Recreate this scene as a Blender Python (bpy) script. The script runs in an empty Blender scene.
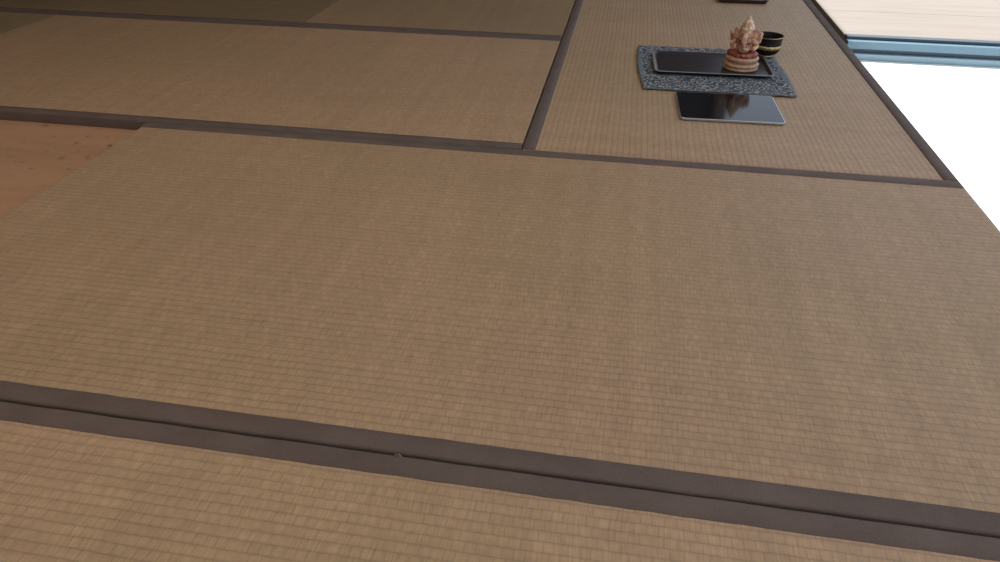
import bpy, bmesh, math, random
from mathutils import Vector, Matrix, noise as mnoise
random.seed(4)
U=0.91
S=bpy.context.scene
S.view_settings.view_transform='Standard'
col=S.collection

# ---------------------------------------------------------------- helpers
def newmat(name):
    m=bpy.data.materials.new(name);m.use_nodes=True
    nt=m.node_tree;b=nt.nodes['Principled BSDF']
    return m,nt,b
def simple(name,c,rough=.5,metal=0,var=.0,scale=20,bump=0,coat=0,spec=.5):
    m,nt,b=newmat(name);N=nt.nodes;L=nt.links
    b.inputs['Roughness'].default_value=rough;b.inputs['Metallic'].default_value=metal
    b.inputs['Coat Weight'].default_value=coat;b.inputs['Specular IOR Level'].default_value=spec
    tc=N.new('ShaderNodeTexCoord');no=N.new('ShaderNodeTexNoise');no.inputs['Scale'].default_value=scale
    no.inputs['Detail'].default_value=5
    L.new(tc.outputs['Object'],no.inputs['Vector'])
    r=N.new('ShaderNodeValToRGB');r.color_ramp.elements[0].position=.3;r.color_ramp.elements[1].position=.7
    r.color_ramp.elements[0].color=tuple(x*(1-var) for x in c)+(1,)
    r.color_ramp.elements[1].color=tuple(min(1,x*(1+var)) for x in c)+(1,)
    L.new(no.outputs['Fac'],r.inputs['Fac']);L.new(r.outputs['Color'],b.inputs['Base Color'])
    if bump:
        bp=N.new('ShaderNodeBump');bp.inputs['Strength'].default_value=1;bp.inputs['Distance'].default_value=bump
        L.new(no.outputs['Fac'],bp.inputs['Height']);L.new(bp.outputs['Normal'],b.inputs['Normal'])
    return m
def obj(name,bm,mats,parent=None,loc=(0,0,0),rz=0,smooth=False):
    me=bpy.data.meshes.new(name);bm.normal_update();bm.to_mesh(me);bm.free()
    for m in mats: me.materials.append(m)
    o=bpy.data.objects.new(name,me);col.objects.link(o)
    o.location=loc;o.rotation_euler=(0,0,rz)
    if parent: o.parent=parent
    if smooth:
        for p in me.polygons:p.use_smooth=True
    return o
def empty(name,loc=(0,0,0),rz=0):
    o=bpy.data.objects.new(name,None);o.location=loc;o.rotation_euler=(0,0,rz);o.empty_display_size=.05
    col.objects.link(o);return o
def box(bm,x0,y0,z0,x1,y1,z1,bev=0,mi=0,seg=2):
    vs=[bm.verts.new(p) for p in [(x0,y0,z0),(x1,y0,z0),(x1,y1,z0),(x0,y1,z0),(x0,y0,z1),(x1,y0,z1),(x1,y1,z1),(x0,y1,z1)]]
    fs=[bm.faces.new([vs[i] for i in f]) for f in [(3,2,1,0),(4,5,6,7),(0,1,5,4),(1,2,6,5),(2,3,7,6),(3,0,4,7)]]
    for f in fs:f.material_index=mi
    if bev:
        es=list({e for f in fs for e in f.edges})
        r=bmesh.ops.bevel(bm,geom=es,offset=bev,segments=seg,affect='EDGES',profile=.5)
        for f in r['faces']:f.material_index=mi
def lathe(bm,prof,n=48,mi=0,fn=None):
    rings=[]
    for r,z in prof:
        ring=[]
        for i in range(n):
            a=2*math.pi*i/n
            rr=r*(fn(a,z) if fn else 1)
            ring.append(bm.verts.new((rr*math.cos(a),rr*math.sin(a),z)))
        rings.append(ring)
    for a,b in zip(rings,rings[1:]):
        for i in range(n):
            f=bm.faces.new((a[i],a[(i+1)%n],b[(i+1)%n],b[i]));f.material_index=mi;f.smooth=True
    return rings
def cap(bm,ring,mi=0,flip=False):
    f=bm.faces.new(list(reversed(ring)) if flip else ring);f.material_index=mi
def rrect(w,h,r,n=6):
    p=[]
    for cx,cy,a0 in ((w/2-r,h/2-r,0),(-w/2+r,h/2-r,90),(-w/2+r,-h/2+r,180),(w/2-r,-h/2+r,270)):
        for i in range(n+1):
            a=math.radians(a0+90*i/n);p.append((cx+r*math.cos(a),cy+r*math.sin(a)))
    return p
def stack(bm,levels,n=6,mis=None):
    rings=[[bm.verts.new((x,y,z)) for x,y in rrect(w,h,r,n)] for w,h,r,z in levels]
    k=len(rings[0])
    for j,(a,b) in enumerate(zip(rings,rings[1:])):
        for i in range(k):
            f=bm.faces.new((a[i],a[(i+1)%k],b[(i+1)%k],b[i]))
            if mis:f.material_index=mis[j]
    f=bm.faces.new(list(reversed(rings[0])));f=bm.faces.new(rings[-1])
    if mis:f.material_index=mis[-1]

# ---------------------------------------------------------------- tatami materials
PITCH=.0132
def tatami_mat(name,c,along='x',seed=0.):
    m,nt,b=newmat(name);N=nt.nodes;L=nt.links
    tc=N.new('ShaderNodeTexCoord')
    mp=N.new('ShaderNodeMapping')
    if along=='y': mp.inputs['Rotation'].default_value=(0,0,math.radians(90))
    mp.inputs['Location'].default_value=(seed,seed*.37,0)
    L.new(tc.outputs['Object'],mp.inputs['Vector'])
    wn=N.new('ShaderNodeTexNoise');wn.inputs['Scale'].default_value=9;wn.inputs['Detail'].default_value=3
    L.new(mp.outputs['Vector'],wn.inputs['Vector'])
    ws=N.new('ShaderNodeVectorMath');ws.operation='MULTIPLY_ADD'
    ws.inputs[1].default_value=(.014,.005,0)
    L.new(wn.outputs['Color'],ws.inputs[0]);L.new(mp.outputs['Vector'],ws.inputs[2])
    V=ws.outputs[0]
    d=lambda k:tuple(x*k for x in c)+(1,)
    br=N.new('ShaderNodeTexBrick');br.offset=.5;br.inputs['Scale'].default_value=1
    br.inputs['Brick Width'].default_value=.0125;br.inputs['Row Height'].default_value=PITCH
    br.inputs['Mortar Size'].default_value=.0014;br.inputs['Mortar Smooth'].default_value=1
    br.inputs['Color1'].default_value=d(.97);br.inputs['Color2'].default_value=d(1.04);br.inputs['Mortar'].default_value=d(.87)
    L.new(V,br.inputs['Vector'])
    sy=N.new('ShaderNodeSeparateXYZ');L.new(V,sy.inputs[0])
    my=N.new('ShaderNodeMath');my.operation='MULTIPLY';my.inputs[1].default_value=math.pi/PITCH
    L.new(sy.outputs['Y'],my.inputs[0])
    sn=N.new('ShaderNodeMath');sn.operation='SINE';L.new(my.outputs[0],sn.inputs[0])
    ab=N.new('ShaderNodeMath');ab.operation='ABSOLUTE';L.new(sn.outputs[0],ab.inputs[0])
    pw=N.new('ShaderNodeMath');pw.operation='POWER';pw.inputs[1].default_value=.4;L.new(ab.outputs[0],pw.inputs[0])
    def stretched(sx,sy_,det=2):
        q=N.new('ShaderNodeVectorMath');q.operation='MULTIPLY';q.inputs[1].default_value=(sx,sy_,1)
        L.new(V,q.inputs[0])
        n=N.new('ShaderNodeTexNoise');n.inputs['Scale'].default_value=1;n.inputs['Detail'].default_value=det
        L.new(q.outputs[0],n.inputs['Vector']);return n.outputs['Fac']
    def mul(colr,fac,lo,hi,a=.3,z=.7):
        mr=N.new('ShaderNodeMapRange');mr.inputs['From Min'].default_value=a;mr.inputs['From Max'].default_value=z
        mr.inputs['To Min'].default_value=lo;mr.inputs['To Max'].default_value=hi
        L.new(fac,mr.inputs['Value'])
        x=N.new('ShaderNodeVectorMath');x.operation='SCALE'
        L.new(colr,x.inputs[0]);L.new(mr.outputs['Result'],x.inputs['Scale']);return x.outputs[0]
    rush=stretched(560,26);band=stretched(32,1.0,3);big=stretched(1.6,2.2,2);rowv=stretched(2,75,1);dash=stretched(80,90,1);hue=stretched(1.1,1.3,2)
    cc=mul(br.outputs['Color'],rush,.88,1.11)
    cc=mul(cc,pw.outputs[0],.89,1.02,.35,.9)
    cc=mul(cc,band,.94,1.05);cc=mul(cc,big,.96,1.04);cc=mul(cc,rowv,.96,1.04);cc=mul(cc,dash,.95,1.05)
    hr=N.new('ShaderNodeValToRGB');hr.color_ramp.elements[0].position=.40;hr.color_ramp.elements[0].color=(.955,.98,.94,1)
    hr.color_ramp.elements[1].position=.55;hr.color_ramp.elements[1].color=(1.0,1.0,1.0,1)
    L.new(hue,hr.inputs['Fac'])
    hm=N.new('ShaderNodeVectorMath');hm.operation='MULTIPLY';L.new(cc,hm.inputs[0]);L.new(hr.outputs['Color'],hm.inputs[1])
    L.new(hm.outputs[0],b.inputs['Base Color'])
    b.inputs['Roughness'].default_value=.6
    b.inputs['Specular IOR Level'].default_value=.35
    ad=N.new('ShaderNodeMath');ad.operation='MULTIPLY_ADD';ad.inputs[1].default_value=.45
    L.new(rush,ad.inputs[0]);L.new(pw.outputs[0],ad.inputs[2])
    a2=N.new('ShaderNodeMath');a2.operation='MULTIPLY_ADD';a2.inputs[1].default_value=-.3
    L.new(br.outputs['Fac'],a2.inputs[0]);L.new(ad.outputs[0],a2.inputs[2])
    bp=N.new('ShaderNodeBump');bp.inputs['Strength'].default_value=.5;bp.inputs['Distance'].default_value=.0007
    L.new(a2.outputs[0],bp.inputs['Height']);L.new(bp.outputs['Normal'],b.inputs['Normal'])
    return m
def heri_mat():
    m,nt,b=newmat('heri_cloth');N=nt.nodes;L=nt.links
    tc=N.new('ShaderNodeTexCoord')
    w=N.new('ShaderNodeTexNoise');w.inputs['Scale'].default_value=900;w.inputs['Detail'].default_value=1
    n=N.new('ShaderNodeTexNoise');n.inputs['Scale'].default_value=14;n.inputs['Detail'].default_value=6
    L.new(tc.outputs['Object'],w.inputs['Vector']);L.new(tc.outputs['Object'],n.inputs['Vector'])
    r=N.new('ShaderNodeValToRGB')
    r.color_ramp.elements[0].position=.3;r.color_ramp.elements[0].color=(.104,.076,.064,1)
    r.color_ramp.elements[1].position=.7;r.color_ramp.elements[1].color=(.166,.124,.105,1)
    ad=N.new('ShaderNodeMath');ad.operation='MULTIPLY_ADD';ad.inputs[1].default_value=.5
    h=N.new('ShaderNodeMath');h.operation='MULTIPLY';h.inputs[1].default_value=.5
    L.new(n.outputs['Fac'],h.inputs[0]);L.new(w.outputs['Fac'],ad.inputs[0]);L.new(h.outputs[0],ad.inputs[2])
    L.new(ad.outputs[0],r.inputs['Fac']);L.new(r.outputs['Color'],b.inputs['Base Color'])
    b.inputs['Roughness'].default_value=.8;b.inputs['Specular IOR Level'].default_value=.3
    bp=N.new('ShaderNodeBump');bp.inputs['Distance'].default_value=.0005;bp.inputs['Strength'].default_value=.6
    L.new(w.outputs['Fac'],bp.inputs['Height']);L.new(bp.outputs['Normal'],b.inputs['Normal'])
    return m
HERI=heri_mat()
HW=.029;TH=.024
def tatami(u0,v0,u1,v1,c,along='x',gap=.0022,heri=(True,True),seed=0.):
    x0,y0,x1,y1=u0*U,v0*U,u1*U,v1*U
    o=empty('tatami_mat',(x0,y0,0))
    W,H=x1-x0,y1-y0
    bm=bmesh.new();box(bm,gap,gap,-TH,W-gap,H-gap,0,.002)
    obj('rush_surface',bm,[tatami_mat('rush',c,along,seed)],o)
    Lg=W if along=='x' else H;Wd=H if along=='x' else W
    for s in (0,1):
        if not heri[s]:continue
        bm=bmesh.new();n=int(Lg/.012);prev=None
        for i in range(n+1):
            t=gap+(Lg-2*gap)*i/n
            j=.0009*mnoise.noise(Vector((t*30,s*9+seed,u0*3+v0)))+.0004*mnoise.noise(Vector((t*140,s*3,seed)))
            jo=.0010*mnoise.noise(Vector((t*16,s*5+seed,7)))
            wz=.0004*mnoise.noise(Vector((t*22,s*5+seed,3)))
            pr=[(gap-.0012+jo,-TH+.001),(gap-.0012+jo,-.002),(gap-.0004+jo,.0002),(gap+.0022+jo,.0017+wz),(gap+HW*.5,.0018+wz),(gap+HW-.0008+j,.0015+wz),(gap+HW+j,-.0002)]
            ring=[]
            for d,z in pr:
                dd=d if s==0 else Wd-d
                p=(t,dd,z) if along=='x' else (dd,t,z)
                ring.append(bm.verts.new(p))
            if prev:
                for a in range(len(pr)-1):
                    f=bm.faces.new((prev[a],prev[a+1],ring[a+1],ring[a]));f.smooth=True
            prev=ring
        bmesh.ops.recalc_face_normals(bm,faces=bm.faces)
        obj('cloth_border_%d'%(s+1),bm,[HERI],o)
    return o
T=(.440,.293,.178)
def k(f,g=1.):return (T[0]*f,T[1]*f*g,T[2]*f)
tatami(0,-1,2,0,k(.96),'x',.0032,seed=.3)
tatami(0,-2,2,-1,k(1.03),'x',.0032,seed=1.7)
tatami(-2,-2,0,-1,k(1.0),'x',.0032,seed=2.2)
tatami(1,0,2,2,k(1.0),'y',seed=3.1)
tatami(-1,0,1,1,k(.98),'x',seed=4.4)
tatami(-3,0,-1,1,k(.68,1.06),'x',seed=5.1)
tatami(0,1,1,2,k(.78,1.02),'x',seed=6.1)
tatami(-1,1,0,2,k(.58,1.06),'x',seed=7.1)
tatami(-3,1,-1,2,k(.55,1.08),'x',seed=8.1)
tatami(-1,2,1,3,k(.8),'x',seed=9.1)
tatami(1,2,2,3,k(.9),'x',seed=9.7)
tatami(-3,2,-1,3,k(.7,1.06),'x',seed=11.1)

# ---------------------------------------------------------------- subfloor (bare board)
def board_mat():
    m,nt,b=newmat('plywood_board');N=nt.nodes;L=nt.links
    tc=N.new('ShaderNodeTexCoord')
    q=N.new('ShaderNodeVectorMath');q.operation='MULTIPLY';q.inputs[1].default_value=(2,12,1)
    L.new(tc.outputs['Object'],q.inputs[0])
    g=N.new('ShaderNodeTexNoise');g.inputs['Scale'].default_value=1;g.inputs['Detail'].default_value=6;g.inputs['Distortion'].default_value=.6
    L.new(q.outputs[0],g.inputs['Vector'])
    r=N.new('ShaderNodeValToRGB')
    r.color_ramp.elements[0].position=.3;r.color_ramp.elements[0].color=(.40,.225,.125,1)
    r.color_ramp.elements[1].position=.7;r.color_ramp.elements[1].color=(.52,.305,.18,1)
    L.new(g.outputs['Fac'],r.inputs['Fac'])
    s=N.new('ShaderNodeTexNoise');s.inputs['Scale'].default_value=34;s.inputs['Detail'].default_value=4
    L.new(tc.outputs['Object'],s.inputs['Vector'])
    sr=N.new('ShaderNodeValToRGB');sr.color_ramp.elements[0].position=.62;sr.color_ramp.elements[1].position=.74
    L.new(s.outputs['Fac'],sr.inputs['Fac'])
    mx=N.new('ShaderNodeMix');mx.data_type='RGBA';mx.inputs[7].default_value=(.20,.10,.055,1)
    L.new(sr.outputs['Color'],mx.inputs[0]);L.new(r.outputs['Color'],mx.inputs[6]);L.new(mx.outputs[2],b.inputs['Base Color'])
    b.inputs['Roughness'].default_value=.7
    return m
bm=bmesh.new();box(bm,-3.7,-3.7,-.06,1.82,3.3,-TH)
obj('floor',bm,[board_mat()])

# ---------------------------------------------------------------- room shell
PL=simple('plaster',(.55,.47,.36),.9,var=.05,scale=8,bump=.0005)
CE=simple('ceiling_wood',(.30,.20,.12),.7,var=.2,scale=6)
WD=simple('dark_timber',(.14,.08,.045),.5,var=.25,scale=12)
DW=simple('darkened_wall',(.05,.035,.028),.7,var=.2,scale=5)  # unseen back wall, colour darkened so tablet and tray reflect less
bm=bmesh.new();box(bm,-3.8,-3.7,-.06,-3.7,3.3,2.4);obj('wall_left',bm,[PL])
bm=bmesh.new();box(bm,-3.8,3.3,-.06,1.82,3.4,2.4);obj('wall_back',bm,[DW])
bm=bmesh.new();box(bm,-3.8,-3.8,-.06,1.82,-3.7,2.4);obj('wall_front',bm,[PL])
bm=bmesh.new();box(bm,-3.8,-5.5,2.4,1.827,6.5,2.46);obj('ceiling',bm,[CE])
bm=bmesh.new();box(bm,1.74,-3.7,2.05,1.82,3.3,2.4);obj('wall_right',bm,[PL])
bm=bmesh.new();box(bm,1.74,3.2,0,1.82,3.3,2.05,.004);box(bm,1.74,-3.7,0,1.82,-3.6,2.05,.004);obj('trim_1',bm,[WD])
bm=bmesh.new();box(bm,1.8215,-3.6,-.12,1.8255,3.2,-.006);obj('trim_2',bm,[WD])

# ---------------------------------------------------------------- outside: pale terrace, blue sliding rail, wood deck
XO=1.8265
WHITE=simple('pale_concrete',(.86,.88,.88),.8,var=.03,scale=6)
bm=bmesh.new();box(bm,XO,-6,-.12,8,7,-.05);obj('ground',bm,[WHITE])
BL=simple('blue_aluminium',(.13,.23,.30),.4,.1,var=.06,scale=3)
BT=simple('blue_aluminium_light',(.24,.36,.43),.4,.1,var=.06,scale=3)
BD=simple('dark_blue_groove',(.035,.06,.085),.5,.1)
bm=bmesh.new()
box(bm,XO,1.02,-.05,5.5,1.06,-.030,.002,2)
box(bm,XO,1.035,-.030,5.5,1.07,-.018,.001,1)
box(bm,XO,1.030,-.018,5.5,1.075,.006,.0015,0)
box(bm,XO,1.055,.006,5.5,1.085,.0155,.001,1)
obj('sliding_door_rail',bm,[BL,BD,BT])
def deckmat():
    m,nt,b=newmat('pale_wood');N=nt.nodes;L=nt.links
    tc=N.new('ShaderNodeTexCoord')
    q=N.new('ShaderNodeVectorMath');q.operation='MULTIPLY';q.inputs[1].default_value=(2.5,24,1)
    L.new(tc.outputs['Object'],q.inputs[0])
    g=N.new('ShaderNodeTexNoise');g.inputs['Scale'].default_value=1;g.inputs['Detail'].default_value=5;g.inputs['Distortion'].default_value=.8
    L.new(q.outputs[0],g.inputs['Vector'])
    r=N.new('ShaderNodeValToRGB')
    r.color_ramp.elements[0].position=.25;r.color_ramp.elements[0].color=(.22,.183,.15,1)
    r.color_ramp.elements[1].position=.65;r.color_ramp.elements[1].color=(.26,.222,.19,1)
    L.new(g.outputs['Fac'],r.inputs['Fac']);L.new(r.outputs['Color'],b.inputs['Base Color'])
    b.inputs['Roughness'].default_value=.7
    return m
bm=bmesh.new()
y=1.088
for i in range(5):
    box(bm,XO,y,-.01,5.5,y+.34,.012,.0015);y+=.342
obj('wooden_deck',bm,[deckmat()])

# ---------------------------------------------------------------- patterned cloth
def cloth():
    m,nt,b=newmat('paisley_cloth');N=nt.nodes;L=nt.links
    tc=N.new('ShaderNodeTexCoord')
    nz=N.new('ShaderNodeTexNoise');nz.inputs['Scale'].default_value=30
    L.new(tc.outputs['Object'],nz.inputs['Vector'])
    wp=N.new('ShaderNodeVectorMath');wp.operation='MULTIPLY_ADD';wp.inputs[1].default_value=(.02,.02,0)
    L.new(nz.outputs['Color'],wp.inputs[0]);L.new(tc.outputs['Object'],wp.inputs[2])
    v=N.new('ShaderNodeTexVoronoi');v.inputs['Scale'].default_value=44
    L.new(wp.outputs[0],v.inputs['Vector'])
    s=N.new('ShaderNodeMath');s.operation='MULTIPLY';s.inputs[1].default_value=17
    L.new(v.outputs['Distance'],s.inputs[0])
    sn=N.new('ShaderNodeMath');sn.operation='SINE';L.new(s.outputs[0],sn.inputs[0])
    r=N.new('ShaderNodeValToRGB')
    e=r.color_ramp.elements
    e[0].position=.2;e[0].color=(.042,.056,.080,1);e[1].position=.75;e[1].color=(.34,.34,.31,1)
    L.new(sn.outputs[0],r.inputs['Fac'])
    L.new(r.outputs['Color'],b.inputs['Base Color']);b.inputs['Roughness'].default_value=.9
    return m
bm=bmesh.new()
n=60;w,h=.412,.405
def cpt(i,j):
    a=i/n-.5;c=j/n-.5
    x=a*w;yv=c*h
    ex=abs(a)*2;ey=abs(c)*2
    x+=math.copysign(.004*(ex**6)*math.sin(c*w*2*math.pi/.03),a)
    yv+=math.copysign(.004*(ey**6)*math.sin(a*w*2*math.pi/.03),c)
    x-=.010*(ey**2)*a*2;x-=.012*c
    z=.0042+.0008*mnoise.noise(Vector((a*9,c*9,2)))+.002*max(ex,ey)**10*abs(math.sin((a-c)*30))
    return (x,yv,z)
g=[[bm.verts.new(cpt(i,j)) for j in range(n+1)] for i in range(n+1)]
for i in range(n):
    for j in range(n):
        f=bm.faces.new((g[i][j],g[i+1][j],g[i+1][j+1],g[i][j+1]));f.smooth=True
CL=cloth();EDGE=simple('cloth_hem',(.15,.165,.18),.9,var=.5,scale=160)
o=obj('patterned_cloth',bm,[CL,EDGE],loc=(1.366,.658,.0),rz=math.radians(.8))
md=o.modifiers.new('thick','SOLIDIFY');md.thickness=.0018;md.offset=-1
for p in o.data.polygons:
    c=p.center
    if abs(c.y)>h/2-.007 or abs(c.x+.012*c.y/h)>w/2-.011: p.material_index=1

# ---------------------------------------------------------------- tray
BLK=simple('black_lacquer',(.032,.026,.028),.28,var=.1,spec=.5)
RIM=simple('tray_rim',(.26,.25,.25),.35,.3)
bm=bmesh.new()
stack(bm,[(.300,.175,.012,0),(.324,.200,.016,.008),(.330,.206,.018,.0105),(.328,.204,.017,.0118),(.322,.198,.015,.0114),(.308,.184,.012,.0055),(.304,.180,.011,.0050)],mis=[0,0,1,1,0,0,0])
obj('serving_tray',bm,[BLK,RIM],loc=(1.366,.678,.0052),rz=math.radians(2.0))

# ---------------------------------------------------------------- tablet
AL=simple('silver_body',(.50,.50,.52),.35,.8);GL=simple('black_glass',(.010,.011,.014),.09,spec=.32)
bm=bmesh.new()
TW,TD=.250,.194
stack(bm,[(TW-.006,TD-.006,.010,0),(TW,TD,.013,.003),(TW,TD,.013,.0062),(TW-.0012,TD-.0012,.0125,.0070),(TW-.005,TD-.005,.0105,.0071),(TW-.006,TD-.006,.010,.0073)],mis=[0,0,0,0,1,1])
obj('tablet_computer',bm,[AL,GL],loc=(1.387,.341,.0004),rz=math.radians(1.8))

# ---------------------------------------------------------------- bowl with brass band
BR=simple('brass',(.50,.36,.17),.35,.8,var=.4,scale=150,bump=.0006)
BK=simple('black_enamel',(.010,.008,.008),.6,0,spec=.25)
bm=bmesh.new()
r0=lathe(bm,[(.018,0),(.022,.0),(.024,.003),(.022,.006)],48,0);cap(bm,r0[0],0,True)
lathe(bm,[(.021,.005),(.030,.010),(.037,.018),(.0395,.026)],72,1)
lathe(bm,[(.0395,.0255),(.0412,.028),(.0412,.033),(.0395,.036)],72,0,lambda a,z:1+.012*math.sin(a*16))
r1=lathe(bm,[(.0395,.0355),(.0388,.046),(.0400,.054),(.0415,.060),(.0405,.0615),(.0385,.060),(.037,.050),(.036,.028),(.028,.014),(.005,.010)],72,1);cap(bm,r1[-1],1)
lathe(bm,[(.0413,.0585),(.0420,.0600),(.0417,.0612)],72,0)
bmesh.ops.recalc_face_normals(bm,faces=bm.faces)
obj('brass_bowl',bm,[BR,BK],loc=(1.540,.818,.0050))

# ---------------------------------------------------------------- incense tray far on the mat
bm=bmesh.new()
stack(bm,[(.17,.11,.01,0),(.19,.13,.012,.014),(.188,.128,.011,.016),(.176,.116,.01,.015),(.170,.110,.009,.006)])
obj('incense_tray',bm,[simple('dark_wood_tray',(.05,.025,.018),.35)],loc=(1.55,1.583,.0003),rz=.03)

# ---------------------------------------------------------------- elephant-headed deity figurine
def figmat(name,c1,c2,scale=60,lo=.42,hi=.58):
    m,nt,b=newmat(name);N=nt.nodes;L=nt.links
    tc=N.new('ShaderNodeTexCoord');no=N.new('ShaderNodeTexNoise');no.inputs['Scale'].default_value=scale;no.inputs['Detail'].default_value=4
    L.new(tc.outputs['Object'],no.inputs['Vector'])
    r=N.new('ShaderNodeValToRGB');e=r.color_ramp.elements
    e[0].position=lo;e[0].color=c1+(1,);e[1].position=hi;e[1].color=c2+(1,)
    L.new(no.outputs['Fac'],r.inputs['Fac']);L.new(r.outputs['Color'],b.inputs['Base Color'])
    b.inputs['Roughness'].default_value=.5
    return m
SK=figmat('painted_stone',(.40,.17,.10),(.60,.40,.27))
RD=figmat('red_paint',(.20,.035,.028),(.40,.12,.08),90)
ST=figmat('sandstone',(.38,.22,.13),(.54,.36,.23),120,.3,.7)
HL=figmat('ochre_stone',(.28,.13,.07),(.42,.24,.14),100,.3,.7)
GD=figmat('gold_paint',(.46,.25,.16),(.70,.56,.40),120)
G=empty('deity_figurine',(1.449,.662,.0106),math.radians(-16));G.scale=(.96,.96,.87)
def ell(bm,c,r,rot=(0,0,0)):
    if isinstance(r,(int,float)):r=(r,r,r)
    M=Matrix.Translation(c)@Matrix.Rotation(rot[2],4,'Z')@Matrix.Rotation(rot[1],4,'Y')@Matrix.Rotation(rot[0],4,'X')@Matrix.Diagonal((*r,1))
    bmesh.ops.create_uvsphere(bm,u_segments=16,v_segments=10,radius=1,matrix=M)
def chain(bm,pts,steps=6):
    for (a,ra),(b,rb) in zip(pts,pts[1:]):
        for i in range(steps+1):
            t=i/steps;ell(bm,Vector(a).lerp(Vector(b),t),ra+(rb-ra)*t)
def fused(name,build,mat,vox=.0012,sm=1):
    bm=bmesh.new();build(bm)
    o=obj(name,bm,[mat],G,smooth=True)
    r=o.modifiers.new('fuse','REMESH');r.mode='VOXEL';r.voxel_size=vox;r.use_smooth_shade=True
    s=o.modifiers.new('sm','SMOOTH');s.iterations=sm;s.factor=.5
    return o
bm=bmesh.new()
pet=lambda a,z:1+.035*abs(math.sin(a*9))
r0=lathe(bm,[(.047,0),(.050,.002),(.050,.007),(.046,.010)],96,0);cap(bm,r0[0],0,True);cap(bm,r0[-1])
r0=lathe(bm,[(.044,.009),(.049,.013),(.050,.018),(.044,.023)],144,0,pet);cap(bm,r0[0],0,True);cap(bm,r0[-1])
r0=lathe(bm,[(.038,.022),(.041,.025),(.045,.031),(.047,.036),(.044,.040),(.035,.042)],144,0,pet);cap(bm,r0[0],0,True);cap(bm,r0[-1])
obj('lotus_base',bm,[ST],G)
Z=.040
def legs(b):
    chain(b,[((-.012,.004,Z+.010),.013),((-.034,-.010,Z+.010),.011),((-.010,-.030,Z+.006),.008),((.008,-.034,Z+.005),.006)])
    chain(b,[((.012,.004,Z+.010),.013),((.034,-.010,Z+.010),.011),((.016,-.030,Z+.008),.008),((.002,-.037,Z+.010),.006)])
    ell(b,(0,.006,Z+.012),(.028,.020,.014))
fused('crossed_legs',legs,RD)
def torso(b):
    ell(b,(0,-.004,Z+.028),(.024,.021,.022));ell(b,(0,.003,Z+.046),(.022,.015,.017))
    for s in (-1,1):
        chain(b,[((s*.020,.002,Z+.052),.0085),((s*.036,-.004,Z+.036),.0065),((s*.030,-.022,Z+.030),.0055)])
        ell(b,(s*.029,-.026,Z+.031),(.006,.005,.007))
        chain(b,[((s*.020,.006,Z+.052),.008),((s*.038,.006,Z+.048),.006),((s*.041,.000,Z+.068),.0055)])
        ell(b,(s*.041,-.001,Z+.074),(.006,.004,.007))
fused('torso_with_four_arms',torso,SK)
def head(b):
    ell(b,(0,-.006,Z+.072),(.019,.018,.019));ell(b,(-.007,-.010,Z+.083),(.009,.009,.008));ell(b,(.007,-.010,Z+.083),(.009,.009,.008))
    for s in (-1,1):
        ell(b,(s*.026,.000,Z+.070),(.014,.0035,.017),(0,s*.25,s*.3))
        chain(b,[((s*.010,-.019,Z+.062),.0025),((s*.013,-.029,Z+.058),.0014)],5)
    chain(b,[((0,-.020,Z+.070),.0085),((0,-.029,Z+.056),.0072),((.001,-.033,Z+.042),.006),((.006,-.034,Z+.032),.005),((.014,-.033,Z+.029),.0042),((.018,-.032,Z+.034),.0036)])
fused('elephant_head',head,SK)
bm=bmesh.new()
r0=lathe(bm,[(.0185,Z+.083),(.0205,Z+.085),(.020,Z+.090),(.0165,Z+.092),(.0175,Z+.096),(.0155,Z+.101),(.0125,Z+.103),(.013,Z+.107),(.010,Z+.112),(.0065,Z+.114),(.007,Z+.118),(.003,Z+.123),(.0008,Z+.126)],64,0,lambda a,z:1+.03*math.sin(a*10))
cap(bm,r0[0],0,True);cap(bm,r0[-1])
obj('conical_crown',bm,[GD],G)
bm=bmesh.new()
for s in (-1,1):
    bmesh.ops.create_uvsphere(bm,u_segments=10,v_segments=8,radius=.0018,matrix=Matrix.Translation((s*.0095,-.0225,Z+.075)))
obj('eyes',bm,[BK],G)
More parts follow.
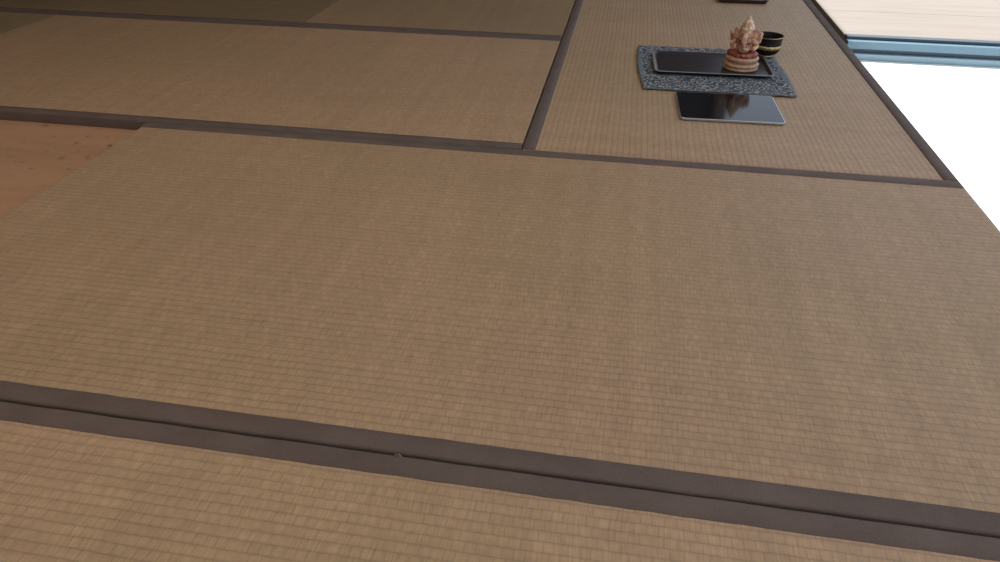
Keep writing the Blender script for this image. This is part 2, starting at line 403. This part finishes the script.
def sash(b):
    chain(b,[((-.018,-.010,Z+.056),.003),((-.006,-.022,Z+.046),.003),((.010,-.026,Z+.034),.003),((.022,-.016,Z+.022),.003)],8)
    for i in range(18):
        a=math.pi*i/17;ell(b,(.024*math.cos(a),-.010-.013*math.sin(a),Z+.054-.010*math.sin(a)),.003)
fused('sash_and_garland',sash,RD,.001,1)
def back(b):
    ell(b,(0,.018,Z+.044),(.028,.005,.042))
fused('back_halo',back,HL,.0016,2)

bm=bmesh.new()
chain(bm,[((0,0,0),.0014),((.004,.001,.0012),.0018),((.007,-.001,.0004),.001)],4)
obj('straw_scrap',bm,[simple('straw',(.22,.17,.12),.8)],loc=(.893,-.913,.0012))

# ---------------------------------------------------------------- light
Wd=bpy.data.worlds.new('sky');S.world=Wd;Wd.use_nodes=True
bg=Wd.node_tree.nodes['Background'];bg.inputs[0].default_value=(.72,.83,1,1);bg.inputs[1].default_value=1.1
sun=bpy.data.lights.new('sun','SUN');sun.energy=8;sun.angle=.01;sun.color=(1,.97,.92)
so=bpy.data.objects.new('sun',sun);col.objects.link(so)
so.rotation_euler=Vector((0,-.5,-.86)).to_track_quat('-Z','Y').to_euler()
def area(name,loc,target,sx,sy,e,c):
    l=bpy.data.lights.new(name,'AREA');l.shape='RECTANGLE';l.size=sx;l.size_y=sy;l.energy=e;l.color=c
    o=bpy.data.objects.new(name,l);col.objects.link(o);o.location=loc
    o.rotation_euler=(Vector(target)-Vector(loc)).to_track_quat('-Z','Y').to_euler();return o
area('room_fill',(.3,-.8,2.3),(.5,-.0,0),1.8,1.8,26,(1,.87,.70))  # unseen warm fill, added overhead to light the mats evenly

# ---------------------------------------------------------------- camera
cam=bpy.data.cameras.new('camera');co=bpy.data.objects.new('camera',cam);col.objects.link(co)
yaw,pitch,roll=.16778,.97696,.00508
M=Matrix.Rotation(yaw,4,'Z')@Matrix.Rotation(pitch,4,'X')@Matrix.Rotation(roll,4,'Z')
co.matrix_world=Matrix.Translation((1.1112,-1.46542,.64335))@M
cam.sensor_fit='HORIZONTAL';cam.sensor_width=36;cam.lens=.71036*36;cam.clip_start=.02
S.camera=co
